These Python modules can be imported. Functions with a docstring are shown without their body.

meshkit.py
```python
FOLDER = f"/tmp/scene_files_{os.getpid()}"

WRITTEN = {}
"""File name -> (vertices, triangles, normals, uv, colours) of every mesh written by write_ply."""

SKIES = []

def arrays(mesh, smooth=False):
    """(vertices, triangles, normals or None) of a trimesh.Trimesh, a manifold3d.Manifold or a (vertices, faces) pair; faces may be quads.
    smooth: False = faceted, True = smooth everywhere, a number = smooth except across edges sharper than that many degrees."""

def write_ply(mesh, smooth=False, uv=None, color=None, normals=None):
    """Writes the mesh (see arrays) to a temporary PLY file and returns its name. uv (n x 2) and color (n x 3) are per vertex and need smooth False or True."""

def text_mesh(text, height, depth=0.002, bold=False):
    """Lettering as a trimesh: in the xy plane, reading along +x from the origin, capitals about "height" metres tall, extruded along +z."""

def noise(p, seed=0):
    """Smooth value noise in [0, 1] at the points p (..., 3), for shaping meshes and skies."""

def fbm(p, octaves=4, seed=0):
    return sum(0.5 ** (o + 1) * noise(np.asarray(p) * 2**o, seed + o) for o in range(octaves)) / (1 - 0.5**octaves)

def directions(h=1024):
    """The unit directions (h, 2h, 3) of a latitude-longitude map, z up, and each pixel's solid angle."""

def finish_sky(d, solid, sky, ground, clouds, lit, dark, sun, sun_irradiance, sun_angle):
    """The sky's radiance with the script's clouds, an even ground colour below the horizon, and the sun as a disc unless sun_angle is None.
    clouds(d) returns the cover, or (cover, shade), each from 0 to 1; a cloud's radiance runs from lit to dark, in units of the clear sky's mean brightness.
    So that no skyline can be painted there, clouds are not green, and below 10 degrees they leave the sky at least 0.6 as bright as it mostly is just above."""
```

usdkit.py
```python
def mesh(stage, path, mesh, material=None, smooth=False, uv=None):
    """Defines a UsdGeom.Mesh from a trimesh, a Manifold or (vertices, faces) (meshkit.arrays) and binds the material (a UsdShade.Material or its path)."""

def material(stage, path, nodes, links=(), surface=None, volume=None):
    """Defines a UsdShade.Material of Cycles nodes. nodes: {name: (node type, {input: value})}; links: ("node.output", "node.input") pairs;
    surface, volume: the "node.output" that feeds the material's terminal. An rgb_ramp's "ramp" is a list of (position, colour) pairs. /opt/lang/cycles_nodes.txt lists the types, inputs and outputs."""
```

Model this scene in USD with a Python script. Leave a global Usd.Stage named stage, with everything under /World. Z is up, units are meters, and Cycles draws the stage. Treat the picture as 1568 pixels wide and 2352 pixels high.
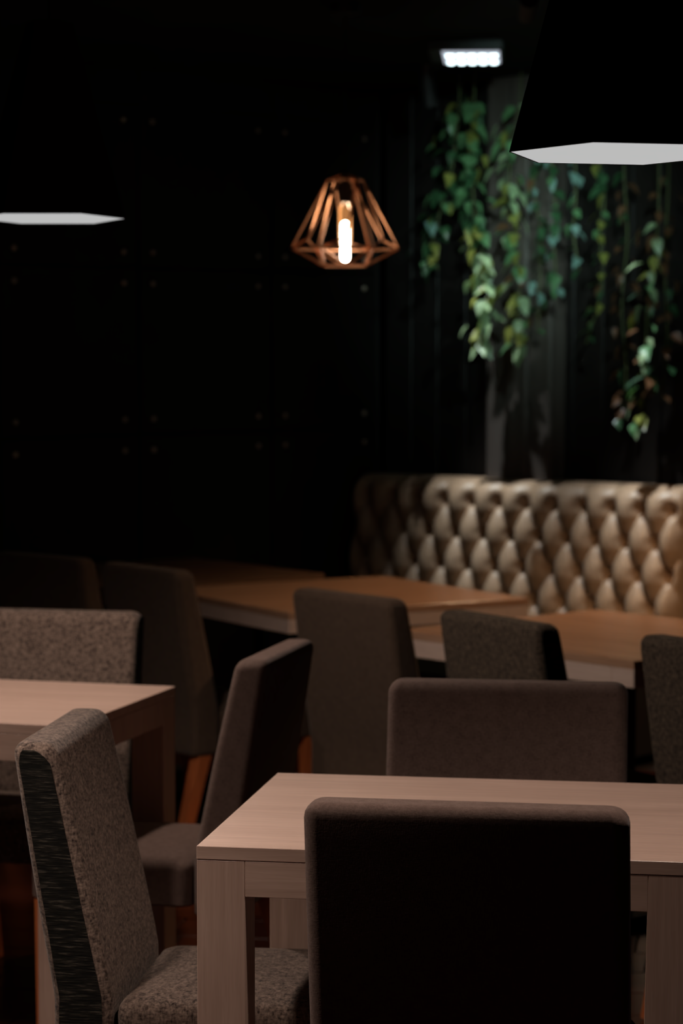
import math, random
import numpy as np
import trimesh, manifold3d
from pxr import Usd, UsdGeom, UsdLux, UsdShade, Gf, Sdf
import usdkit, meshkit

rng = random.Random(7)
stage = Usd.Stage.CreateInMemory()
UsdGeom.SetStageUpAxis(stage, 'Z')
UsdGeom.SetStageMetersPerUnit(stage, 1.0)
W = UsdGeom.Xform.Define(stage, '/World').GetPrim()
stage.SetDefaultPrim(W)
UsdGeom.Scope.Define(stage, '/World/Looks')

# ------------------------------------------------------------------ camera, light levels, exposure
F, PITCH, EYE = 5667.9, .0669, 1.525          # focal length in pixels of the 1568 px frame, down-pitch, eye height
cam = UsdGeom.Camera.Define(stage, '/World/camera')
cam.CreateHorizontalApertureAttr(24.0)
cam.CreateFocalLengthAttr(24.0 * F / 1568)
cam.CreateFStopAttr(5.0)
cam.CreateFocusDistanceAttr(3.75)
cam.CreateClippingRangeAttr(Gf.Vec2f(.05, 200))
cam.CreateExposureAttr(0.0)
xf = UsdGeom.Xformable(cam)
xf.AddTranslateOp().Set(Gf.Vec3d(0, 0, EYE))
xf.AddRotateXYZOp().Set(Gf.Vec3f(90 - math.degrees(PITCH), 0, 0))

BULB = 730.0            # pendant bulb radiance
BULB_COLOR = (1.0, .885, .79)
AMBER_BULB = 1450.0; AMBER_COLOR = (1.0, .64, .36)
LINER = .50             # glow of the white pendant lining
FLOOD = 4.0            # led radiance of the ceiling floodlight
SPOT = 12000.0        # added sofa spots
VINE_SPOT = 10500.0  # added cold spots on the vines
FILAMENT = 32.0
AMBIENT = .0

# ------------------------------------------------------------------ helpers: naming and tagging
taken = {}
def numbered(path):
    n = taken.get(path, 0); taken[path] = n + 1
    return path if n == 0 else '%s_%03d' % (path, n)

def pathof(parent, name):
    base = str(parent.GetPath()) if parent is not None else '/World'
    return numbered(base + '/' + name)

def keys(p, label=None, cat=None, group=None, kind=None):
    for k, v in (('label', label), ('category', cat), ('group', group), ('kind', kind)):
        if v: p.SetCustomDataByKey(k, v)
    return p

def thing(name, label, cat, loc=(0, 0, 0), rot=0, group=None, kind=None, tilt=0):
    x = UsdGeom.Xform.Define(stage, pathof(None, name))
    x.AddTranslateOp().Set(Gf.Vec3d(*map(float, loc)))
    x.AddRotateZOp().Set(float(rot))
    if tilt: x.AddRotateXOp().Set(float(tilt))
    return keys(x.GetPrim(), label, cat, group, kind)

def obj(name, mesh, mat, parent=None, smooth=False, label=None, kind=None):
    m = usdkit.mesh(stage, pathof(parent, name), mesh, M[mat], smooth=smooth)
    return keys(m.GetPrim(), label=label, kind=kind)

def dup(root, loc, rot, label, group=None, scale=None):
    r = UsdGeom.Xform.Define(stage, numbered('/World/' + root.GetName().split('_0')[0]))
    r.AddTranslateOp().Set(Gf.Vec3d(*map(float, loc)))
    r.AddRotateZOp().Set(float(rot))
    p = r.GetPrim()
    p.GetReferences().AddInternalReference(root.GetPath())
    p.SetInstanceable(True)
    keys(p, label, root.GetCustomDataByKey('category'), group or root.GetCustomDataByKey('group'))
    return p

# ------------------------------------------------------------------ helpers: shapes
def box(sx, sy, sz, c=(0, 0, 0)):
    m = trimesh.creation.box((sx, sy, sz)); m.apply_translation(c); return m

def rbox(sx, sy, sz, c=(0, 0, 0), r=.003, seg=3):
    """box with rounded edges, centred at c"""
    r = min(r, sx / 2.01, sy / 2.01, sz / 2.01)
    s = manifold3d.Manifold.sphere(r, seg * 4)
    pts = []
    for i in (-1, 1):
        for j in (-1, 1):
            for k in (-1, 1):
                pts.append(s.translate((i * (sx / 2 - r), j * (sy / 2 - r), k * (sz / 2 - r))))
    m = manifold3d.Manifold.batch_hull(pts).translate(tuple(map(float, c))).to_mesh()
    return trimesh.Trimesh(m.vert_properties[:, :3], m.tri_verts, process=False)

def chbox(sx, sy, sz, c=(0, 0, 0), e=.002):
    """box with bevelled edges (cheap): 44 triangles"""
    pts = []
    x, y, z = sx / 2, sy / 2, sz / 2
    for i in (-1, 1):
        for j in (-1, 1):
            for k in (-1, 1):
                pts += [(i * (x - e), j * (y - e), k * z), (i * (x - e), j * y, k * (z - e)), (i * x, j * (y - e), k * (z - e))]
    m = trimesh.convex.convex_hull(np.array(pts)); m.apply_translation(c); return m

def frame_of(d):
    d = np.asarray(d, float); d = d / np.linalg.norm(d)
    a = np.cross(d, [0, 0, 1.0] if abs(d[2]) < .9 else [1.0, 0, 0]); a /= np.linalg.norm(a)
    return a, np.cross(d, a), d

def rod(p, q, r, sides=8, r2=None):
    p, q = np.asarray(p, float), np.asarray(q, float)
    a, b, d = frame_of(q - p)
    an = np.arange(sides) * 2 * np.pi / sides
    ring = np.cos(an)[:, None] * a + np.sin(an)[:, None] * b
    v = np.vstack([p + ring * r, q + ring * (r if r2 is None else r2), [p], [q]])
    f = []
    for i in range(sides):
        j = (i + 1) % sides
        f += [(i, j, sides + j), (i, sides + j, sides + i), (2 * sides, j, i), (2 * sides + 1, sides + i, sides + j)]
    m = trimesh.Trimesh(v, f, process=False); m.fix_normals(); return m

def tube(pts, r, sides=6):
    pts = np.asarray(pts, float); n = len(pts)
    t = np.gradient(pts, axis=0); v, f = [], []
    an = np.arange(sides) * 2 * np.pi / sides
    for p, d in zip(pts, t):
        a, b, _ = frame_of(d); v.append(p + r * (np.cos(an)[:, None] * a + np.sin(an)[:, None] * b))
    for i in range(n - 1):
        for k in range(sides):
            j = (k + 1) % sides; A, B = i * sides, (i + 1) * sides
            f += [(A + k, A + j, B + j), (A + k, B + j, B + k)]
    return trimesh.Trimesh(np.vstack(v), f, process=False)

def lathe(profile, n=24):
    return trimesh.creation.revolve(np.asarray(profile, float), sections=n)

def rring(hx, hy, r, seg=5):
    """rounded rectangle outline, counter-clockwise"""
    r = min(r, hx * .999, hy * .999); out = []
    for cx, cy, a0 in ((hx - r, hy - r, 0), (-hx + r, hy - r, 90), (-hx + r, -hy + r, 180), (hx - r, -hy + r, 270)):
        for k in range(seg + 1):
            a = math.radians(a0 + 90 * k / seg); out.append((cx + r * math.cos(a), cy + r * math.sin(a)))
    return np.array(out)

def loft(rings):
    """rings: list of (n,3) loops, closed with fans"""
    n = len(rings[0]); v = np.vstack(rings + [rings[0].mean(0)[None], rings[-1].mean(0)[None]]); f = []
    for i in range(len(rings) - 1):
        for k in range(n):
            j = (k + 1) % n; A, B = i * n, (i + 1) * n
            f += [(A + k, A + j, B + j), (A + k, B + j, B + k)]
    c0, c1, L = len(v) - 2, len(v) - 1, (len(rings) - 1) * n
    for k in range(n):
        j = (k + 1) % n
        f += [(c0, j, k), (c1, L + k, L + j)]
    return trimesh.Trimesh(v, f, process=False)

cat = trimesh.util.concatenate

# ------------------------------------------------------------------ materials
M = {}
def mat(name, nodes, links=(), surface='p.BSDF'):
    M[name] = usdkit.material(stage, '/World/Looks/' + name, nodes, links, surface=surface)

def plain(name, color, rough=.5, metallic=0, **k):
    mat(name, {'p': ('principled_bsdf', dict(base_color=color, roughness=rough, metallic=metallic, **k))})

def grained(name, c1, c2, scale, rough=.45, bump=.0006, nscale=1.0, ior=.5):
    """wood: noise stretched along the grain. scale = (x, y, z) frequency"""
    mat(name, {
        't': ('texture_coordinate', {}), 'm': ('mapping', {'scale': scale}),
        'w': ('noise_texture', {'scale': nscale, 'detail': 6.0, 'roughness': .62, 'distortion': .5}),
        'm2': ('mapping', {'scale': tuple(4 * s for s in scale)}),
        'w2': ('noise_texture', {'scale': nscale, 'detail': 3.0, 'roughness': .6}),
        'mx': ('mix_float', {'fac': .35}),
        'r': ('rgb_ramp', {'ramp': [(.32, c2), (.5, tuple((a + b) / 2 for a, b in zip(c1, c2))), (.66, c1)]}),
        'b': ('bump', {'strength': .25, 'distance': bump}),
        'p': ('principled_bsdf', {'roughness': rough, 'specular_ior_level': ior})},
        [('t.object', 'm.vector'), ('m.vector', 'w.vector'), ('t.object', 'm2.vector'), ('m2.vector', 'w2.vector'),
         ('w.fac', 'mx.a'), ('w2.fac', 'mx.b'), ('mx.result', 'r.fac'), ('mx.result', 'b.height'), ('b.normal', 'p.normal'), ('r.color', 'p.base_color')])

OAK1, OAK2 = (.52, .335, .262), (.38, .232, .175)
grained('oak_along', OAK1, OAK2, (2.2, 38, 38), .42)
grained('oak_upright', OAK1, OAK2, (38, 38, 2.2), .42)
grained('amber_oak_along', (.54, .31, .20), (.38, .20, .115), (2.2, 34, 34), .20)
grained('amber_oak_upright', (.52, .31, .20), (.36, .19, .11), (34, 34, 2.2), .34)
grained('dark_oak_along', (.16, .085, .05), (.09, .045, .025), (2.2, 34, 34), .38)  # oak darkened so the farthest table reads as standing in shade
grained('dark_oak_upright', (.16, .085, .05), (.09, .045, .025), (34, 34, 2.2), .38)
grained('pale_edge', (.72, .52, .43), (.60, .42, .34), (3, 40, 40), .4)
grained('red_wood', (.54, .145, .045), (.34, .075, .022), (30, 30, 2.5), .35)
grained('floor_wood', (.055, .013, .006), (.03, .007, .0035), (2.5, 26, 26), .22)
grained('dark_board', (.009, .005, .0035), (.004, .002, .0015), (22, 22, 1.6), .6)
grained('pillar_wood', (.105, .083, .071), (.05, .037, .031), (18, 18, 1.2), .6)

def fabric(name, c1, c2, thread, heather, bump=.0012, sheen=.25, rough=.9):
    mat(name, {
        't': ('texture_coordinate', {}),
        'ma': ('mapping', {'scale': (thread * .35, thread * .35, thread)}), 'mb': ('mapping', {'scale': (thread, thread, thread * .35)}),
        'a': ('noise_texture', {'scale': 1.0, 'detail': 2.0, 'roughness': .6}), 'b': ('noise_texture', {'scale': 1.0, 'detail': 2.0, 'roughness': .6}),
        'mx': ('mix_float', {'fac': .5}),
        'hm': ('noise_texture', {'scale': heather, 'detail': 3.0, 'roughness': .55}),
        'm2': ('mix_float', {'fac': .3}),
        'r': ('rgb_ramp', {'ramp': [(.38, c2), (.5, tuple((p + q) / 2 for p, q in zip(c1, c2))), (.62, c1)]}),
        'bp': ('bump', {'strength': .8, 'distance': bump}),
        'p': ('principled_bsdf', {'roughness': rough, 'specular_ior_level': .15, 'sheen_weight': sheen, 'sheen_roughness': .45, 'sheen_tint': (1, .92, .88)})},
        [('t.object', 'ma.vector'), ('t.object', 'mb.vector'), ('ma.vector', 'a.vector'), ('mb.vector', 'b.vector'), ('a.fac', 'mx.a'), ('b.fac', 'mx.b'),
         ('t.object', 'hm.vector'), ('mx.result', 'm2.a'), ('hm.fac', 'm2.b'), ('m2.result', 'r.fac'), ('mx.result', 'bp.height'),
         ('bp.normal', 'p.normal'), ('r.color', 'p.base_color')])

fabric('mauve_cloth', (.150, .092, .073), (.092, .053, .041), 420, 60, bump=.0006, sheen=.06)
fabric('brown_cloth', (.098, .060, .040), (.058, .033, .021), 420, 60, bump=.0006, sheen=.10)
fabric('tweed_cloth', (.215, .142, .108), (.022, .012, .0092), 260, 130, bump=.0016, sheen=.08)
mat('shaded_rib_cloth', {  # ribbed weave, coloured near black to stand for unlit chair sides
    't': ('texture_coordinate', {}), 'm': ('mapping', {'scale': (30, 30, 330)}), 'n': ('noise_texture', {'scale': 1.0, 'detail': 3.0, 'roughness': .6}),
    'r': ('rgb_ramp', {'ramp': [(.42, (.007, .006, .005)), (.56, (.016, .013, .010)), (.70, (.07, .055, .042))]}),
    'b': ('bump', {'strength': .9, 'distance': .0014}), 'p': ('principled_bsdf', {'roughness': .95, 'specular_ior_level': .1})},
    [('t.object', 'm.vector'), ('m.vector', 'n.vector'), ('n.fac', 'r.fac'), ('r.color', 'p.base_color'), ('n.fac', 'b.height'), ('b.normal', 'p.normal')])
fabric('shaded_tweed_cloth', (.115, .078, .052), (.012, .008, .006), 240, 110, bump=.0016, sheen=.06)  # darker copy of the tweed, standing for dim light on the right-hand chairs
plain('black_metal', (.012, .012, .013), .45, .0)
plain('black_paint', (.006, .006, .006), .7)
plain('black_glide', (.01, .01, .01), .5)
plain('cable_black', (.008, .008, .008), .6)
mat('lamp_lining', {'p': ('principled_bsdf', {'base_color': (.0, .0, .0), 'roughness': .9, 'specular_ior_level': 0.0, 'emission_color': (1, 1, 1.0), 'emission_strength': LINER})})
mat('lamp_bulb', {'e': ('emission', {'color': BULB_COLOR, 'strength': BULB})}, surface='e.emission')
mat('lamp_bulb_amber', {'e': ('emission', {'color': AMBER_COLOR, 'strength': AMBER_BULB})}, surface='e.emission')
mat('led_cold', {'e': ('emission', {'color': (.74, .96, 1.0), 'strength': FLOOD})}, surface='e.emission')
mat('led_white', {'e': ('emission', {'color': (.86, .97, 1.0), 'strength': SPOT})}, surface='e.emission')
mat('led_teal', {'e': ('emission', {'color': (.66, 1.0, .96), 'strength': VINE_SPOT})}, surface='e.emission')
mat('led_panel', {'e': ('emission', {'color': (.80, .86, 1.0), 'strength': .62})}, surface='e.emission')
mat('filament_core', {'e': ('emission', {'color': (1.0, .80, .60), 'strength': FILAMENT})}, surface='e.emission')
mat('filament_glow', {'t': ('transparent_bsdf', {'color': (1, .93, .84)}), 'g': ('glossy_bsdf', {'color': (1, 1, 1), 'roughness': .05}),
                      'f': ('fresnel', {'IOR': 1.45}), 'm': ('mix_closure', {}), 'e': ('emission', {'color': (1, .42, .14), 'strength': .22}), 'a': ('add_closure', {})},
    [('f.fac', 'm.fac'), ('t.BSDF', 'm.closure1'), ('g.BSDF', 'm.closure2'), ('m.closure', 'a.closure1'), ('e.emission', 'a.closure2')], surface='a.closure')
plain('copper_wire', (.66, .34, .20), .40, .85)
plain('brass', (.35, .22, .10), .4, .8)

mat('steel_panel', {
    't': ('texture_coordinate', {}), 'm': ('mapping', {'scale': (3, 3, 1.0)}), 'n': ('noise_texture', {'scale': 1.6, 'detail': 6.0, 'roughness': .65}),
    'r': ('rgb_ramp', {'ramp': [(.35, (.0025, .0018, .0014)), (.55, (.006, .0038, .0026)), (.72, (.013, .007, .0045))]}),
    'b': ('bump', {'strength': .3, 'distance': .003}), 'p': ('principled_bsdf', {'roughness': .62, 'specular_ior_level': .25})},
    [('t.object', 'm.vector'), ('m.vector', 'n.vector'), ('n.fac', 'r.fac'), ('r.color', 'p.base_color'), ('n.fac', 'b.height'), ('b.normal', 'p.normal')])
plain('bolt_steel', (.70, .56, .46), .42, .9)

mat('sofa_leather', {
    't': ('texture_coordinate', {}), 'n': ('noise_texture', {'scale': 60.0, 'detail': 4.0, 'roughness': .6}), 'n2': ('noise_texture', {'scale': 4.0, 'detail': 3.0}),
    'r': ('rgb_ramp', {'ramp': [(.3, (.42, .265, .165)), (.7, (.52, .345, .23))]}),
    'b': ('bump', {'strength': .2, 'distance': .0012}), 'p': ('principled_bsdf', {'roughness': .42, 'specular_ior_level': .5})},
    [('t.object', 'n.vector'), ('t.object', 'n2.vector'), ('n2.fac', 'r.fac'), ('r.color', 'p.base_color'), ('n.fac', 'b.height'), ('b.normal', 'p.normal')])
plain('sofa_button', (.20, .12, .08), .5)
plain('seat_leather', (.020, .028, .024), .45)
plain('sofa_base', (.02, .014, .012), .6)
mat('ceiling_paint', {'p': ('principled_bsdf', {'base_color': (.010, .0105, .009), 'roughness': .9, 'specular_ior_level': .1})})
plain('wall_black', (.010, .008, .007), .85)

def leafmat(name, c, tr):
    mat(name, {'t': ('texture_coordinate', {}), 'n': ('noise_texture', {'scale': 30.0, 'detail': 3.0}),
               'r': ('rgb_ramp', {'ramp': [(.3, tuple(x * .7 for x in c)), (.7, c)]}),
               'p': ('principled_bsdf', {'roughness': .34, 'specular_ior_level': .5}), 'l': ('translucent_bsdf', {'color': tr}), 'm': ('mix_closure', {'fac': .25})},
        [('t.object', 'n.vector'), ('n.fac', 'r.fac'), ('r.color', 'p.base_color'), ('p.BSDF', 'm.closure1'), ('l.BSDF', 'm.closure2')], surface='m.closure')
leafmat('leaf_green', (.13, .28, .12), (.10, .25, .05))
leafmat('leaf_pale', (.34, .46, .25), (.22, .34, .10))
leafmat('leaf_olive', (.26, .27, .06), (.25, .26, .03))
leafmat('leaf_dark', (.045, .12, .05), (.03, .09, .02))
leafmat('leaf_brown', (.16, .075, .035), (.10, .04, .01))
leafmat('leaf_cold_tint', (.24, .40, .34), (.15, .28, .18))  # green leaf tinted bluish to imitate cold light falling on it
plain('vine_stem', (.10, .12, .04), .6)

# ------------------------------------------------------------------ the room
A = np.array([.034, 10.15]); DS = np.array([.760, -.651]); NS = np.array([.651, .760])       # front top line of the sofa, its direction, away from us
C = np.array([.174, 10.29])                                                                   # room corner behind the sofa's far end
aL = math.radians(44); DL = np.array([-math.cos(aL), -math.sin(aL)]); NL = np.array([-math.sin(aL), math.cos(aL)])
CEIL = 2.58

def oriented(mesh, origin, d, n, z=0):
    """local x along d, local y along n"""
    T = np.eye(4); T[:2, 0] = d; T[:2, 1] = n; T[:2, 3] = origin; T[2, 3] = z
    if np.linalg.det(T[:3, :3]) < 0:
        mesh = mesh.copy(); mesh.invert()
    mesh.apply_transform(T); return mesh

def setting(name, label):
    return keys(UsdGeom.Xform.Define(stage, numbered('/World/' + name)).GetPrim(), label=label, kind='structure')

# floor with its planks
fl = setting('floor', 'dark red-brown plank floor under the tables and chairs')
obj('slab', box(14, 15, .1, (0, 5.5, -.062)), 'sofa_base', fl)
fd = np.array([math.cos(math.radians(-9)), math.sin(math.radians(-9))]); fn = np.array([-fd[1], fd[0]])
for i in range(-16, 27):
    off = rng.random() * 1.2
    for k in range(-4, 4):
        c = np.array([0, 6.2]) + fn * (i * .194 - 1.6) + fd * (k * 1.2 + off)
        if not (-2.9 < c[0] < 2.9 and 2.4 < c[1] < 10): continue
        if np.dot(c - C, NL) > -.7 and c[1] > 9 or np.dot(c - C, NS) > -.7: continue
        obj('plank', oriented(chbox(1.195, .190, .012, e=.0015), c, fd, fn, -.006), 'floor_wood', fl)

ce = obj('ceiling', box(14, 15, .12, (0, 5.5, CEIL + .06)), 'ceiling_paint'); keys(ce, 'matt black painted ceiling', kind='structure')

# left wall: bolted dark steel panels
wl = setting('wall_left', 'dark wall of bolted steel panels at the left')
obj('wall_body', oriented(box(7.2, .14, CEIL, (3.6, .095, CEIL / 2)), C, DL, NL), 'wall_black', wl)
cols = [(.035, .626), (.626, 1.306), (1.306, 1.958), (1.958, 2.62), (2.62, 3.28), (3.28, 3.94)]
rows = [(.0, .56), (.56, 1.192), (1.192, 1.824), (1.824, 2.436), (2.436, 2.578)]
for (s0, s1) in cols:
    for (z0, z1) in rows:
        p = obj('panel', oriented(chbox(s1 - s0 - .006, .02, z1 - z0 - .006, ((s0 + s1) / 2, .012, (z0 + z1) / 2), e=.0025), C, DL, NL), 'steel_panel', wl)
        if z1 - z0 < .3 or s0 > 2.6: continue
        for s in ((s0 + .072, s1 - .069) if s0 > .1 else (s0 + .074, s1 - .072)):
            for z in (z0 + .058, z1 - .060):
                b = lathe([(0, -.001), (.0105, -.001), (.0095, .003), (.006, .006), (0, .0072)], 12)
                b.apply_transform(trimesh.transformations.rotation_matrix(math.pi / 2, (1, 0, 0)))
                b.apply_translation((s, .002, z))
                obj('bolt', oriented(b, C, DL, NL), 'bolt_steel', p, smooth=40)

# right wall: dark upright boards, and the pillar in it
wr = setting('wall_right', 'dark wall of upright boards behind the tufted sofa')
obj('wall_body', oriented(box(7.2, .14, CEIL, (3.6, .11, CEIL / 2)), C, DS, NS), 'wall_black', wr)
s = .01
while s < 3.2:
    w = .12 + .03 * rng.random()
    obj('board', oriented(chbox(w - .006, .03 + .008 * rng.random(), CEIL - .004, (s + w / 2, .018, CEIL / 2), e=.003), C, DS, NS), 'dark_board', wr)
    s += w
pil = setting('trim_1', 'weathered grey-brown wooden pillar between the vines')
for (s0, w, dep) in ((.612, .105, .10), (.720, .100, .115), (.823, .105, .105)):
    m = chbox(w, dep, CEIL - .003, (s0 + w / 2, -dep / 2, CEIL / 2), e=.006)
    obj('board', oriented(m, C, DS, NS), 'pillar_wood', pil)
bs = obj('baseboard_left', oriented(chbox(4, .015, .09, (2.02, -.0085, .046), e=.003), C, DL, NL), 'wall_black'); keys(bs, 'black baseboard along the steel panel wall', kind='structure')

# ------------------------------------------------------------------ tables
def table(name, label, origin, ang, L, D, T=.078, slab=.021, leg=.0765, tone='oak', group='wooden dining tables', edge=None, slant=0, pedestal=False):
    """origin = front-left corner of the top, ang = direction of the front edge (degrees); local x along the front, y to the back"""
    t = thing(name, label, 'table', (*origin, 0), ang, group)
    al, up = tone + '_along', tone + '_upright'
    H = .75
    obj('tabletop', chbox(L, D, slab, (L / 2, D / 2, H - slab / 2), e=.0008), al, t)
    z1 = H - slab - .0006
    za = H - T
    e = .0004
    def leg_mesh(x0, y0):
        m = chbox(leg, leg, z1 - .004, (x0 + leg / 2, y0 + leg / 2, (z1 + .004) / 2), e=.0009)
        return m
    for i, (x0, y0) in enumerate(((e, e), (L - leg - e, e), (e, D - leg - e), (L - leg - e, D - leg - e))):
        m = leg_mesh(x0, y0)
        if slant and i == 1:
            v = m.vertices.copy(); lowleft = v[:, 0] < x0 + leg / 2
            v[lowleft, 0] -= slant * (z1 - v[lowleft, 2]); m.vertices = v
        if pedestal:
            obj('corner_block', chbox(leg, leg, z1 - za, (x0 + leg / 2, y0 + leg / 2, (z1 + za) / 2), e=.0015), edge or up, t)
        else:
            obj('leg', m, up, t)
    if pedestal:
        obj('column', chbox(.09, .09, z1 - .032, (L / 2, D / 2, (z1 + .032) / 2), e=.004), 'black_metal', t)
        obj('foot_plate', chbox(.44, .44, .028, (L / 2, D / 2, .016), e=.004), 'black_metal', t)
    for y0 in (e, D - .03 - e):
        obj('apron', chbox(L - 2 * leg - 2 * e - .0003, .03, z1 - za, (L / 2, y0 + .015, (z1 + za) / 2), e=.0007), edge or al, t)
    for x0 in (e, L - .03 - e):
        obj('apron', chbox(.03, D - 2 * leg - 2 * e - .0003, z1 - za, (x0 + .015, D / 2, (z1 + za) / 2), e=.0007), up if not edge else edge, t)
    return t

R = math.degrees
table('dining_table', 'pale oak table nearest the camera, with the dark-backed chair before it', (-.2257, 3.7966), R(-.1636), .775, .669, slant=.02)
a2 = -.2826; D2 = .62; L2 = .86
u2 = np.array([math.cos(a2), math.sin(a2)]); n2 = np.array([-u2[1], u2[0]])
o2 = np.array([-.3803, 5.6036]) - n2 * D2 - u2 * L2
table('dining_table', 'pale oak table cut off by the left edge of the picture', o2, R(a2), L2, D2)
# square tables by the sofa
f3 = np.array([-.154, 7.161])
table('dining_table', 'square amber table before the far, dark end of the tufted sofa', f3, 30.5, .85, .86, T=.062, tone='amber_oak', edge='pale_edge', pedestal=True)
a4 = math.radians(37); u4 = np.array([math.cos(a4), math.sin(a4)]); n4 = np.array([-u4[1], u4[0]])
o4 = np.array([.03, 8.335]) - u4 * .86
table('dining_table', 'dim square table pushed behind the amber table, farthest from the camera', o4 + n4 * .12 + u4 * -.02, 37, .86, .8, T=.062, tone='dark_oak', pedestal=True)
table('dining_table', 'square glossy amber table at the right, reflecting the tufted sofa', (.143, 6.743), -50.0, .90, .80, T=.068, tone='amber_oak', edge='pale_edge', pedestal=True)

# ------------------------------------------------------------------ chairs
TAN = math.tan(math.radians(9.5))
def back_mesh(w, tt=.072, tb=.098, top=.879, bot=.335, r=.024):
    """upholstered back: local y = 0 at the rear face at z = .46"""
    rings = []
    zs = [bot, bot + .006] + list(np.linspace(bot + .02, top - r, 16))
    zs += [top - r * (1 - math.sin(a)) for a in np.radians((20, 40, 58, 74, 86))]
    for z in zs:
        k = (z - bot) / (top - bot)
        t = tb + (tt - tb) * k
        rear = -(z - .46) * TAN if z > .46 else (z - .46) * .02
        inset = 0
        if z > top - r:
            q = (z - top + r) / r; inset = r * (1 - math.sqrt(max(0, 1 - q * q)))
        if z < bot + .003: inset = .006
        belly = .004 * math.sin(math.pi * min(1, max(0, k)))
        ring = rring(w / 2 - inset + .0 , t / 2 - inset * .8 + belly, max(.004, min(.022, t / 2) - inset * .5), 5)
        rings.append(np.column_stack([ring[:, 0], ring[:, 1] + rear + t / 2, np.full(len(ring), z)]))
    return loft(rings)

def seat_mesh(w, y0, y1, z0=.352, z1=.455):
    rings = []; cy = (y0 + y1) / 2; hy = (y1 - y0) / 2
    for z, i in ((z0, .006), (z0 + .005, 0), (z0 + .04, 0), (z1 - .028, 0), (z1 - .016, .002), (z1 - .006, .009), (z1, .022), (z1 + .006, .06), (z1 + .010, .12)):
        ring = rring(w / 2 - i, hy - i, max(.008, .03 - i * .3), 5)
        rings.append(np.column_stack([ring[:, 0], ring[:, 1] + cy, np.full(len(ring), z)]))
    return loft(rings)

def chair(label, kind, w, loc, rot, group='upholstered dining chairs around the tables'):
    t = thing('dining_chair', label, 'chair', loc, rot, group)
    cloth = kind
    y0 = -.235
    b = back_mesh(w); b.apply_translation((0, y0, 0))
    obj('backrest', b, cloth, t, smooth=40)
    if 'tweed' in kind:  # side bands in darker cloth, shade put into their colour
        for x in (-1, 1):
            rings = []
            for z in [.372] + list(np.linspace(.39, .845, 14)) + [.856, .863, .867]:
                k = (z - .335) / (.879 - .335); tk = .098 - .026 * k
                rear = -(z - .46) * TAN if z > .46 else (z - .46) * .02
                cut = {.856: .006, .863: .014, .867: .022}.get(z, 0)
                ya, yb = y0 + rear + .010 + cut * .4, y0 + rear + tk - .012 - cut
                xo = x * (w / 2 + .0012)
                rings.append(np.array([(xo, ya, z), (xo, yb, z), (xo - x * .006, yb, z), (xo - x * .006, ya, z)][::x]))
            obj('shaded_side_panel', loft(rings), 'shaded_rib_cloth', t, smooth=50, label='ribbed side band darkened to stand for shade')
    s = seat_mesh(w - .012, y0 + .10, .225)
    obj('seat', s, cloth, t, smooth=40)
    for x in (-1, 1):
        # front legs taper; rear legs rake backwards
        for (ytop, ybot, wt, wb) in ((.195, .20, .040, .028), (y0 + .048, y0 - .045, .046, .032)):
            xt = x * (w / 2 - .030)
            rings = []
            for z, h, y in ((.004, wb, ybot), (.18, (wt + wb) / 2, (ytop + ybot) / 2), (.352, wt, ytop)):
                ring = rring(h / 2, h / 2, .004, 2)
                rings.append(np.column_stack([ring[:, 0] + xt, ring[:, 1] + y, np.full(len(ring), z)]))
            obj('leg', loft(rings), 'red_wood', t, smooth=30)
    return t

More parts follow.
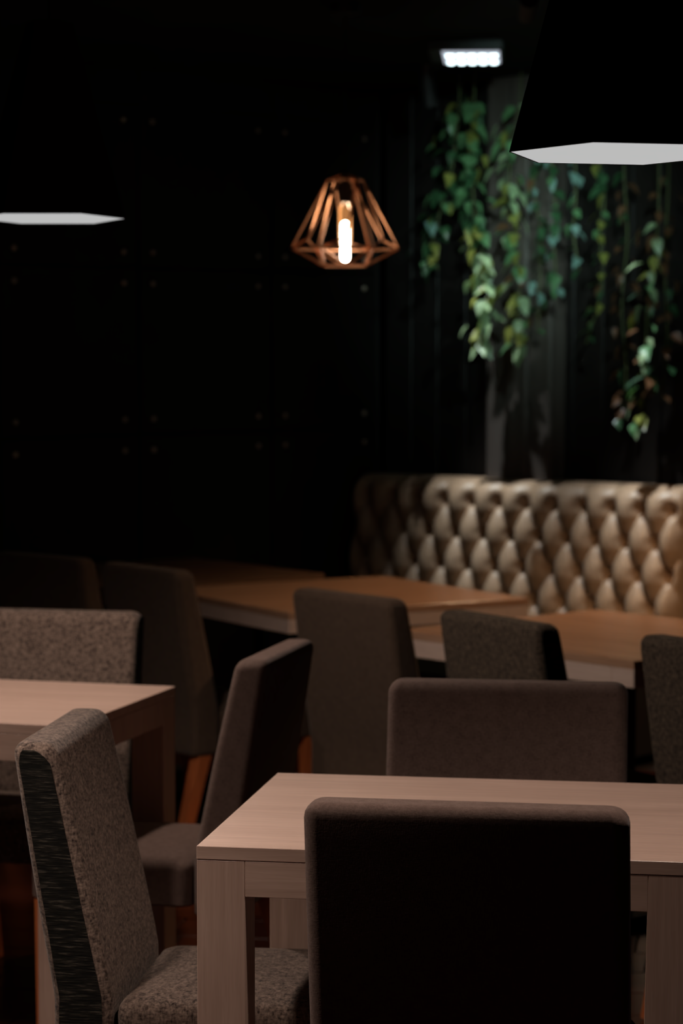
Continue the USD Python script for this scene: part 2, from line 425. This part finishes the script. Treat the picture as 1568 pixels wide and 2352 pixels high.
def pose(rear, f):
    """origin and turn of a chair whose back has its rear top edge centred on rear, facing f"""
    f = np.asarray(f, float); f = f / np.linalg.norm(f)
    rt = -.235 - (.879 - .46) * TAN
    o = np.asarray(rear) - f * rt
    return (o[0], o[1], 0), math.degrees(math.atan2(f[1], f[0])) - 90

mauve = chair('brown cloth chair nearest the camera, its black unlit back turned to us', 'mauve_cloth', .462, *pose((.170, 3.427), (.167, .986)))
dup(mauve, *pose((.328, 4.785), (-.139, -.990)), label='brown cloth chair facing us across the nearest table, left edge lit')
tweed = chair('heathered tweed chair at the left, its thick side edge turned to us', 'tweed_cloth', .418, *pose((-.516, 4.205), (.992, -.125)))
dup(tweed, *pose((-.685, 6.07), (-.217, -.976)), label='wide heathered tweed chair facing us behind the left table')
dusk = chair('tweed chair darkened for shade, with rounded side, before the glossy table at the right', 'shaded_tweed_cloth', .418, *pose((.342, 5.872), (.85, .526)))
dup(dusk, *pose((.772, 5.35), (.85, .526)), label='tweed chair darkened for shade, cut off by the right edge of the picture')
chair('brown chair seen side on, leaning right, between the two nearest tables', 'mauve_cloth', .41, *pose((-.103, 5.25), (-.972, .235)))
slim = chair('brown chair with its back to us before the amber table', 'brown_cloth', .41, *pose((-.012, 6.43), (.774, .633)))
dup(slim, *pose((-.607, 7.228), (.788, .616)), label='brown chair standing behind the left table, its orange rear leg lit')
dup(slim, *pose((-.953, 7.62), (.66, .75)), label='unlit chair farthest left, beside the steel panel wall')

# ------------------------------------------------------------------ tufted sofa
def tufted(L, zb, zt, depth, cw=.134, rz=(.915, .793, .671, .549), s0=.215):
    """front and top of the backrest as a height field: x along the sofa, y away from us (front face at y = 0), z up"""
    ns, nt = 300, 150
    rr = .055                                         # rounding of the top roll
    length = (zt - zb) - rr + rr * math.pi / 2 + .07
    S = np.linspace(0, L, ns); Tt = np.linspace(0, length, nt)
    s, t = np.meshgrid(S, Tt, indexing='ij')
    zflat = zt - rr - zb
    onface = t <= zflat
    ang = np.clip((t - zflat) / rr, 0, math.pi / 2)
    over = np.clip(t - zflat - rr * math.pi / 2, 0, None)
    z = np.where(onface, zb + t, zt - rr + rr * np.sin(ang))
    y = np.where(onface, 0, rr * (1 - np.cos(ang))) + over
    nrm_y = np.where(onface, -1, -np.cos(ang)); nrm_z = np.where(onface, 0, np.sin(ang))
    lean = .10 * (z - zb)                            # slight recline
    rh = rz[0] - rz[1]
    zz = np.where(onface, z, zt - rr + (t - zflat))
    row = (rz[0] - zz) / rh                          # 0 on the top row of buttons, growing downwards
    u = (s - s0) / cw
    p, q = u + row / 2, u - row / 2                  # creases run where p or q is whole
    pa = np.abs(np.sin(np.pi * p)); qa = np.abs(np.sin(np.pi * q))
    puff = (np.clip(pa, 1e-6, 1) * np.clip(qa, 1e-6, 1)) ** .55
    # button pits
    rp, rq = p - np.round(p), q - np.round(q)
    dx = (rp + rq) / 2 * cw * 1.0; dz = (rp - rq) * rh
    pit = np.exp(-(dx ** 2 + dz ** 2) / (2 * .016 ** 2))
    h = depth * (puff - .75 * pit)
    # above the top row the creases run straight up and fade over the roll
    pu = np.abs(np.sin(np.pi * u)) ** .6
    du = (u - np.round(u)) * cw
    fade = np.clip(1 - (zz - rz[0]) / .12, 0, 1)
    habove = depth * (.25 + .75 * (pu * fade + (1 - fade) * .75)) - depth * .75 * np.exp(-(du ** 2 + (zz - rz[0]) ** 2) / (2 * .016 ** 2))
    k = np.clip((zz - rz[0]) / .03, 0, 1)
    h = h * (1 - k) + habove * k
    edge = np.minimum(np.clip(s / .04, 0, 1), np.clip((L - s) / .04, 0, 1))
    h = h * np.sqrt(edge) + (np.sqrt(np.clip(1 - (1 - edge) ** 2, 0, 1)) - 1) * .045
    bottom = np.clip(t / .02, 0, 1); h = h * bottom
    Y = y + nrm_y * h + lean; Z = z + nrm_z * h * .8
    v = np.stack([s, Y, Z], -1).reshape(-1, 3)
    i, j = np.meshgrid(np.arange(ns - 1), np.arange(nt - 1), indexing='ij')
    a = (i * nt + j).ravel(); b = a + nt
    f = np.vstack([np.column_stack([a, b, b + 1]), np.column_stack([a, b + 1, a + 1])])
    # close the sheet with a back sheet
    n0 = len(v)
    back = np.stack([s, np.full_like(s, .135) + lean * .5, np.clip(Z, zb, zt - .012)], -1).reshape(-1, 3)
    v2 = np.vstack([v, back]); f2 = f[:, ::-1] + n0
    rim = []
    loop = [k_ * nt for k_ in range(ns)] + [(ns - 1) * nt + k_ for k_ in range(1, nt)] + [k_ * nt + nt - 1 for k_ in range(ns - 2, -1, -1)] + [k_ for k_ in range(nt - 2, 0, -1)]
    for m_ in range(len(loop)):
        x0, x1 = loop[m_], loop[(m_ + 1) % len(loop)]
        rim += [(x1, x0, x0 + n0), (x1, x0 + n0, x1 + n0)]
    return trimesh.Trimesh(v2, np.vstack([f, f2, rim]), process=False)

sa = math.degrees(math.atan2(DS[1], DS[0]))
SL = 1.60; ZB, ZT = .44, .972
LOW = .10 * (ZT - ZB)
so = thing('tufted_sofa', 'tan leather sofa bench with deep diamond-tufted back against the right wall', 'sofa', (A[0] - NS[0] * .02, A[1] - NS[1] * .02, 0), sa)
obj('backrest', tufted(SL, ZB, ZT, .048), 'sofa_leather', so, smooth=True)
rz = (.915, .793, .671, .549)
for r_, z in enumerate(rz):
    for k in range(-2, 12):
        x = .215 + (k + (r_ % 2) * .5) * .134
        if not (.05 < x < SL - .05): continue
        b = trimesh.creation.icosphere(1, .0095); b.apply_scale((1, .55, 1)); b.apply_translation((x, .004 + .036 * .75 + .10 * (z - ZB) - .006, z))
        obj('button', b, 'sofa_button', so, smooth=True)
rings = []
for z, i in ((.30, .004), (.31, 0), (.44, 0), (.458, .006), (.470, .02), (.476, .05)):
    ring = rring(SL / 2 - .004 - i, .29 - i, .03, 4); rings.append(np.column_stack([ring[:, 0] + SL / 2, ring[:, 1] - .245, np.full(len(ring), z)]))
obj('seat', loft(rings), 'seat_leather', so, smooth=40, label='black-green leather seat')
obj('base', chbox(SL - .02, .60, .27, (SL / 2, -.20, .164), e=.004), 'sofa_base', so)
obj('back_frame', chbox(SL - .02, .03, .80, (SL / 2, .152 + LOW * .2, .43), e=.004), 'sofa_base', so)

# ------------------------------------------------------------------ pendant lamps
def hexring(R, z, a0):
    return np.array([(R * math.cos(a0 + k * math.pi / 3), R * math.sin(a0 + k * math.pi / 3), z) for k in range(6)])

def hexshell(R0, z0, R1, z1, a0, cap, flip=False):
    r0, r1 = hexring(R0, z0, a0), hexring(R1, z1, a0)
    v = np.vstack([r0, r1, [(0, 0, z1)]]); f = []
    for k in range(6):
        j = (k + 1) % 6
        f += [(k, j, 6 + j), (k, 6 + j, 6 + k)]
        if cap: f.append((6 + k, 6 + j, 12))
    m = trimesh.Trimesh(v, f, process=False)
    if flip: m.invert()
    return m

def pendant(label, loc, Rr, ang, hb=.135, bulb='lamp_bulb', rb=.034, group='black hexagonal pendant lamps', hh=.42):
    """loc = centre of the rim"""
    t = thing('pendant_lamp', label, 'lamp', loc, 0, group, tilt=-1.6)
    a0 = math.radians(ang)
    Rt = Rr - .27 * hh if Rr - .27 * hh > .05 else .05
    out = hexshell(Rr, 0, Rt, hh, a0, True)
    lip = hexshell(Rr, 0, Rr - .0025, .0005, a0, False, True)
    obj('shade', cat([out, lip]), 'black_paint', t)
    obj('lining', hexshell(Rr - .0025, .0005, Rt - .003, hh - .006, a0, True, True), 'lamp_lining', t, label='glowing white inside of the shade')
    b = trimesh.creation.icosphere(2, rb); b.apply_translation((0, 0, hb))
    obj('bulb', b, bulb, t, smooth=True)
    so_ = lathe([(0, hb + rb - .001), (.022, hb + rb - .001), (.022, hb + .075), (.016, hb + .115), (.016, hh - .01), (0, hh - .01)], 16)
    obj('socket', so_, 'black_glide', t, smooth=40)
    obj('cord', rod((0, 0, hh), (0, 0, CEIL - loc[2] - .02), .0035, 6), 'cable_black', t)
    obj('ceiling_cup', lathe([(0, CEIL - loc[2] - .03), (.045, CEIL - loc[2] - .03), (.05, CEIL - loc[2] - .003), (0, CEIL - loc[2] - .003)], 20), 'black_metal', t, smooth=40)
    return t

pendant('large black hexagonal pendant lamp at the upper right, white inside', (.397, 3.55, 1.799), .163, 191, .148, rb=.036)
pendant('black hexagonal pendant lamp at the left edge, white inside', (-.628, 5.35, 1.800), .163, 180, .08, rb=.038)
pendant('black hexagonal pendant lamp hanging in front, left of the nearest table', (-.95, 3.45, 1.80), .163, 180, .165, rb=.047)
pendant('black hexagonal pendant lamp hanging left of the tweed chair', (-1.52, 4.55, 1.78), .163, 180, .085, rb=.039)
pendant('added pendant lamp out of view right of the amber table', (1.23, 7.62, 1.95), .163, 191, .105, 'lamp_bulb_amber')  # added out of view to throw amber light on the square tables

# copper wire cage lamp over the amber table
def cage(label, loc):
    t = thing('cage_lamp', label, 'lamp', loc, 0)
    Rm, Rt, Rb = .168, .056, .075
    zm, zt, zb = 0.0, .212, -.053
    top, mid, bot = hexring(Rt, zt, math.radians(8)), hexring(Rm, zm, math.radians(2)), hexring(Rb, zb, math.radians(32))
    w = .0035
    for ring in (top, mid, bot):
        for k in range(6): obj('wire', rod(ring[k], ring[(k + 1) % 6], w, 7), 'copper_wire', t, smooth=40)
    for k in range(6):
        obj('wire', rod(mid[k], top[k], w, 7), 'copper_wire', t, smooth=40)
        obj('wire', rod((mid[k] + mid[(k + 1) % 6]) / 2 * .92 + [0, 0, .03], top[(k + 1) % 6], w, 7), 'copper_wire', t, smooth=40)
        obj('wire', rod((mid[k] + mid[(k + 1) % 6]) / 2 * .92 + [0, 0, .03], mid[k], w, 7), 'copper_wire', t, smooth=40)
        obj('wire', rod(bot[k], mid[k], w, 7), 'copper_wire', t, smooth=40)
        obj('wire', rod(bot[k], mid[(k + 1) % 6], w, 7), 'copper_wire', t, smooth=40)
        obj('wire', rod(top[k], (0, 0, zt + .02), w * .8, 7), 'copper_wire', t, smooth=40)
    c = trimesh.creation.capsule(height=.098, radius=.0135, count=[12, 16]); c.apply_translation((0, 0, .022))
    obj('filament', c, 'filament_core', t, smooth=True)
    env = lathe([(.0001, -.010), (.006, -.008), (.0135, .002), (.0195, .020), (.0205, .04), (.0205, .115), (.018, .128), (.013, .138), (.012, .148)], 24)
    obj('bulb', env, 'filament_glow', t, smooth=True)
    obj('socket', lathe([(0, .142), (.019, .142), (.021, .15), (.021, .195), (.014, .205), (.014, .240), (0, .240)], 18), 'black_glide', t, smooth=40)
    obj('cord', rod((0, 0, .24), (0, 0, CEIL - loc[2] - .02), .0032, 6), 'cable_black', t)
    obj('ceiling_cup', lathe([(0, CEIL - loc[2] - .03), (.045, CEIL - loc[2] - .03), (.05, CEIL - loc[2] - .003), (0, CEIL - loc[2] - .003)], 20), 'black_metal', t, smooth=40)
cage('copper wire cage pendant with glowing tube bulb hanging over the amber table', (.0115, 7.70, 1.829))

# ceiling floodlight: a box of led lenses
t = thing('ceiling_floodlight', 'bright rectangular led floodlight on the dark ceiling above the vines', 'light', (.44, 8.78, CEIL), -4)
obj('housing', chbox(.26, .42, .035, (0, 0, -.0185), e=.004), 'black_paint', t)
obj('diffuser', box(.20, .36, .003, (.018, 0, -.0385)), 'led_panel', t)
for i in range(5):
    for j in range(2):
        l = lathe([(0, -.012), (.011, -.011), (.015, -.004), (.015, 0), (0, 0)], 14); l.apply_translation((-.056 + i * .038, -.10 + j * .2, -.0405))
        obj('led', l, 'led_cold', t, smooth=40)

# added spots that stand in for the floodlight on sofa and vines
def spot(label, loc, aim, led='led_white', lr=.016):
    t = thing('added_spot', label, 'light', loc, 0, 'added ceiling spots')
    d = np.asarray(aim, float) - np.asarray(loc, float); d /= np.linalg.norm(d)
    o = np.array([0, 0, -.048])
    obj('base', lathe([(.032, -.012), (.044, -.012), (.048, -.002), (.032, -.002), (.032, -.012)], 24), 'black_metal', t, smooth=40)
    a, b, _ = frame_of(d)
    n_ = 18; an = np.arange(n_) * 2 * math.pi / n_; ring = np.cos(an)[:, None] * a + np.sin(an)[:, None] * b
    prof = [(-.05, .0), (-.05, .030), (.105, .026), (.105, .023), (-.035, .023), (-.035, 0)]
    rings = [o + d * x + ring * max(r, 1e-4) for x, r in prof]
    v = np.vstack(rings); f = []
    for i in range(len(prof) - 1):
        for k in range(n_):
            j = (k + 1) % n_; f += [(i * n_ + k, i * n_ + j, (i + 1) * n_ + j), (i * n_ + k, (i + 1) * n_ + j, (i + 1) * n_ + k)]
    obj('can', trimesh.Trimesh(v, f, process=False), 'black_paint', t, smooth=40)
    disc = np.vstack([o + d * -.03 + ring * lr, [o + d * -.03]])
    f = [(k, (k + 1) % n_, n_) for k in range(n_)]
    obj('led', trimesh.Trimesh(disc, f, process=False), led, t)
s1 = A + DS * .72 - NS * .40; s2 = A + DS * 1.43 - NS * .40
spot('added ceiling spot aimed at the middle of the sofa back', (s1[0], s1[1], CEIL), (*(A + DS * .72 - NS * .0), .88))
spot('added ceiling spot aimed at the near end of the sofa back', (s2[0], s2[1], CEIL), (*(A + DS * 1.45 - NS * .0), .88))
spot('added unseen ceiling spot aimed at the fullest vine', (.55, 7.35, CEIL), (.60, 9.7, 2.12), 'led_teal')  # added above the view to brighten the vines
spot('added unseen ceiling spot aimed at the slender vine', (1.05, 7.25, CEIL), (.86, 9.45, 1.95), 'led_teal')

# ------------------------------------------------------------------ hanging vines
def on_wall(px, py, off):
    """the point at which the photograph's pixel meets an upright plane 'off' in front of the right wall"""
    u = (px - 784) / F; v = (1176 - py) / F; c, s_ = math.cos(PITCH), math.sin(PITCH)
    d = np.array([u, c + v * s_, -s_ + v * c]); P0 = C - NS * off
    return d * (np.dot(P0, NS) / np.dot(d[:2], NS)) + [0, 0, EYE]

def leaf_mesh(length, width, curl, tip):
    """a pointed heart-shaped leaf, base at the origin, along +x, face up (+z), folded at the midrib: 20 triangles"""
    xs = np.array([0, .10, .32, .62, 1.0]); ws = np.array([.18, .78, 1.0, .66, 0.0]) * width / 2
    v, f = [], []
    for x, w in zip(xs, ws):
        zc = -curl * x * x * length
        v += [(x * length, w, zc + .22 * w), (x * length - (.06 * length if x == .10 else 0), w * .5, zc + .10 * w), (x * length, 0, zc), (x * length - (.06 * length if x == .10 else 0), -w * .5, zc + .10 * w), (x * length, -w, zc + .22 * w)]
    v = v[:20] + [v[22]]
    for i in range(3):
        for k in range(4):
            a, b = i * 5 + k, (i + 1) * 5 + k
            f += [(a, b, b + 1), (a, b + 1, a + 1)]
    for k in range(4): f.append((15 + k, 20, 16 + k))
    return trimesh.Trimesh(np.array(v), f, process=False)

def vine(label, path, off, n, spread, size, mats, group='hanging vines on the right wall', extra=()):
    pts = np.array([on_wall(x, y, off) for x, y in path])
    tp = pts[0].copy(); tp[2] = CEIL - .002
    pts = np.vstack([[tp], pts])
    # smooth polyline
    seg = np.r_[0, np.cumsum(np.linalg.norm(np.diff(pts, axis=0), axis=1))]
    tt = np.linspace(0, seg[-1], 40)
    line = np.column_stack([np.interp(tt, seg, pts[:, k]) for k in range(3)])
    for _ in range(3): line[1:-1] = (line[:-2] + line[1:-1] * 2 + line[2:]) / 4
    t = thing('hanging_vine', label, 'plant', tuple(line[0]), 0, group)
    base = line[0].copy(); line = line - base
    obj('stem', tube(line, .0028, 5), 'vine_stem', t, smooth=True)
    lo = seg[1] / seg[-1]
    right = np.array([DS[0], DS[1], 0]); toward = np.array([-NS[0], -NS[1], 0])
    def put(p, yaw, droop, L, m, roll):
        lf = leaf_mesh(L, L * rng.uniform(.55, .75), rng.uniform(.1, .5), 0)
        x = right * math.cos(yaw) + toward * math.sin(yaw); x = x * math.cos(droop) + np.array([0, 0, -math.sin(droop)])
        z = np.array([0, 0, 1.0]) - x * x[2]; z /= np.linalg.norm(z); y = np.cross(z, x)
        y, z = y * math.cos(roll) + z * math.sin(roll), z * math.cos(roll) - y * math.sin(roll)
        T = np.eye(4); T[:3, 0], T[:3, 1], T[:3, 2], T[:3, 3] = x, y, z, p
        lf.apply_transform(T); obj('leaf', lf, m, t, smooth=True)
    for i in range(n):
        q = lo * .9 + (1 - lo * .9) * (i + rng.random()) / n
        k = q * 39; k0 = min(38, int(k)); p = line[k0] + (line[k0 + 1] - line[k0]) * (k - k0)
        yaw = rng.uniform(0, math.pi); r = abs(rng.gauss(0, spread)) * .75
        dirr = right * math.cos(yaw) + toward * math.sin(yaw)
        p = p + dirr * r + np.array([0, 0, rng.uniform(-.02, .01)])
        m = mats(q) if callable(mats) else rng.choice(mats)
        put(p, yaw + rng.uniform(-.5, .5), rng.uniform(.15, 1.15), size * rng.uniform(.65, 1.25), m, rng.uniform(-.6, .6))
    for (x, y, yaw, droop, L, m) in extra:
        put(on_wall(x, y, off + .03) - base, yaw, droop, L, m, 0)
    return t

G, Pl, O, Dk, Br, Bl = 'leaf_green', 'leaf_pale', 'leaf_olive', 'leaf_dark', 'leaf_brown', 'leaf_cold_tint'
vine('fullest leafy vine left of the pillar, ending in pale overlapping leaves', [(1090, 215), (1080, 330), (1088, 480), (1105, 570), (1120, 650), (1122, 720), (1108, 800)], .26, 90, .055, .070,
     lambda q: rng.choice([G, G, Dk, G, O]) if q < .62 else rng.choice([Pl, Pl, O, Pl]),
     extra=[(1106, 585, .5, .35, .085, Pl), (1112, 620, .4, .2, .085, Pl), (1116, 655, .5, .5, .08, Pl), (1106, 690, .5, .4, .08, Pl), (1104, 720, .5, .5, .08, Pl), (1102, 755, .9, 1.0, .075, O)])
vine('thinner dark vine farthest left, by the copper lamp', [(1055, 240), (1040, 380), (1012, 480), (990, 560), (1005, 620)], .30, 42, .060, .062, [G, Dk, Dk, G, O],
     extra=[(985, 510, .6, .5, .075, Bl), (995, 560, .6, .6, .07, O)])
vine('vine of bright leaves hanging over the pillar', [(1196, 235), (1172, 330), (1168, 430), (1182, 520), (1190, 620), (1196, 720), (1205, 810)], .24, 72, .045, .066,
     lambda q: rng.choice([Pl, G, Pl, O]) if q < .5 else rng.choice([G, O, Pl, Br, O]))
vine('short vine just right of the pillar with leaves tinted for cold light', [(1240, 330), (1222, 430), (1242, 520), (1240, 640), (1235, 765)], .18, 26, .026, .056, [G, Bl, Dk, Dk, Br])
vine('slender vine of long leaves tinted for cold light below the large lamp', [(1268, 350), (1274, 470), (1272, 560), (1278, 670)], .22, 20, .010, .062, [Bl, G, Dk])
vine('short sparse vine with two rounded pale leaves', [(1320, 360), (1322, 450), (1315, 540), (1330, 620)], .20, 13, .014, .062, [Bl, G, Dk])
vine('thin yellow-green vine, fourth from the right edge', [(1372, 360), (1390, 450), (1376, 530), (1382, 600), (1384, 670), (1345, 790)], .18, 26, .022, .055, [O, G, O, Dk])
vine('long thin vine at the right with white-lit leaves near its end', [(1512, 520), (1502, 590), (1486, 680), (1484, 760), (1480, 860), (1462, 985)], .20, 38, .034, .060, [O, Pl, Br, G],
     extra=[(1478, 672, 2.9, .1, .07, Bl), (1480, 866, 2.7, .25, .085, Bl), (1462, 905, 2.5, .6, .06, Pl), (1460, 925, 2.4, .7, .07, Pl)])
vine('withered brown vine behind the long thin one', [(1432, 400), (1442, 540), (1425, 700), (1440, 860), (1425, 960)], .10, 30, .045, .055, [Br, Br, Dk])
vine('withered brown vine closest to the right edge', [(1535, 420), (1525, 600), (1532, 760), (1520, 920)], .10, 30, .045, .055, [Br, Dk, Br])
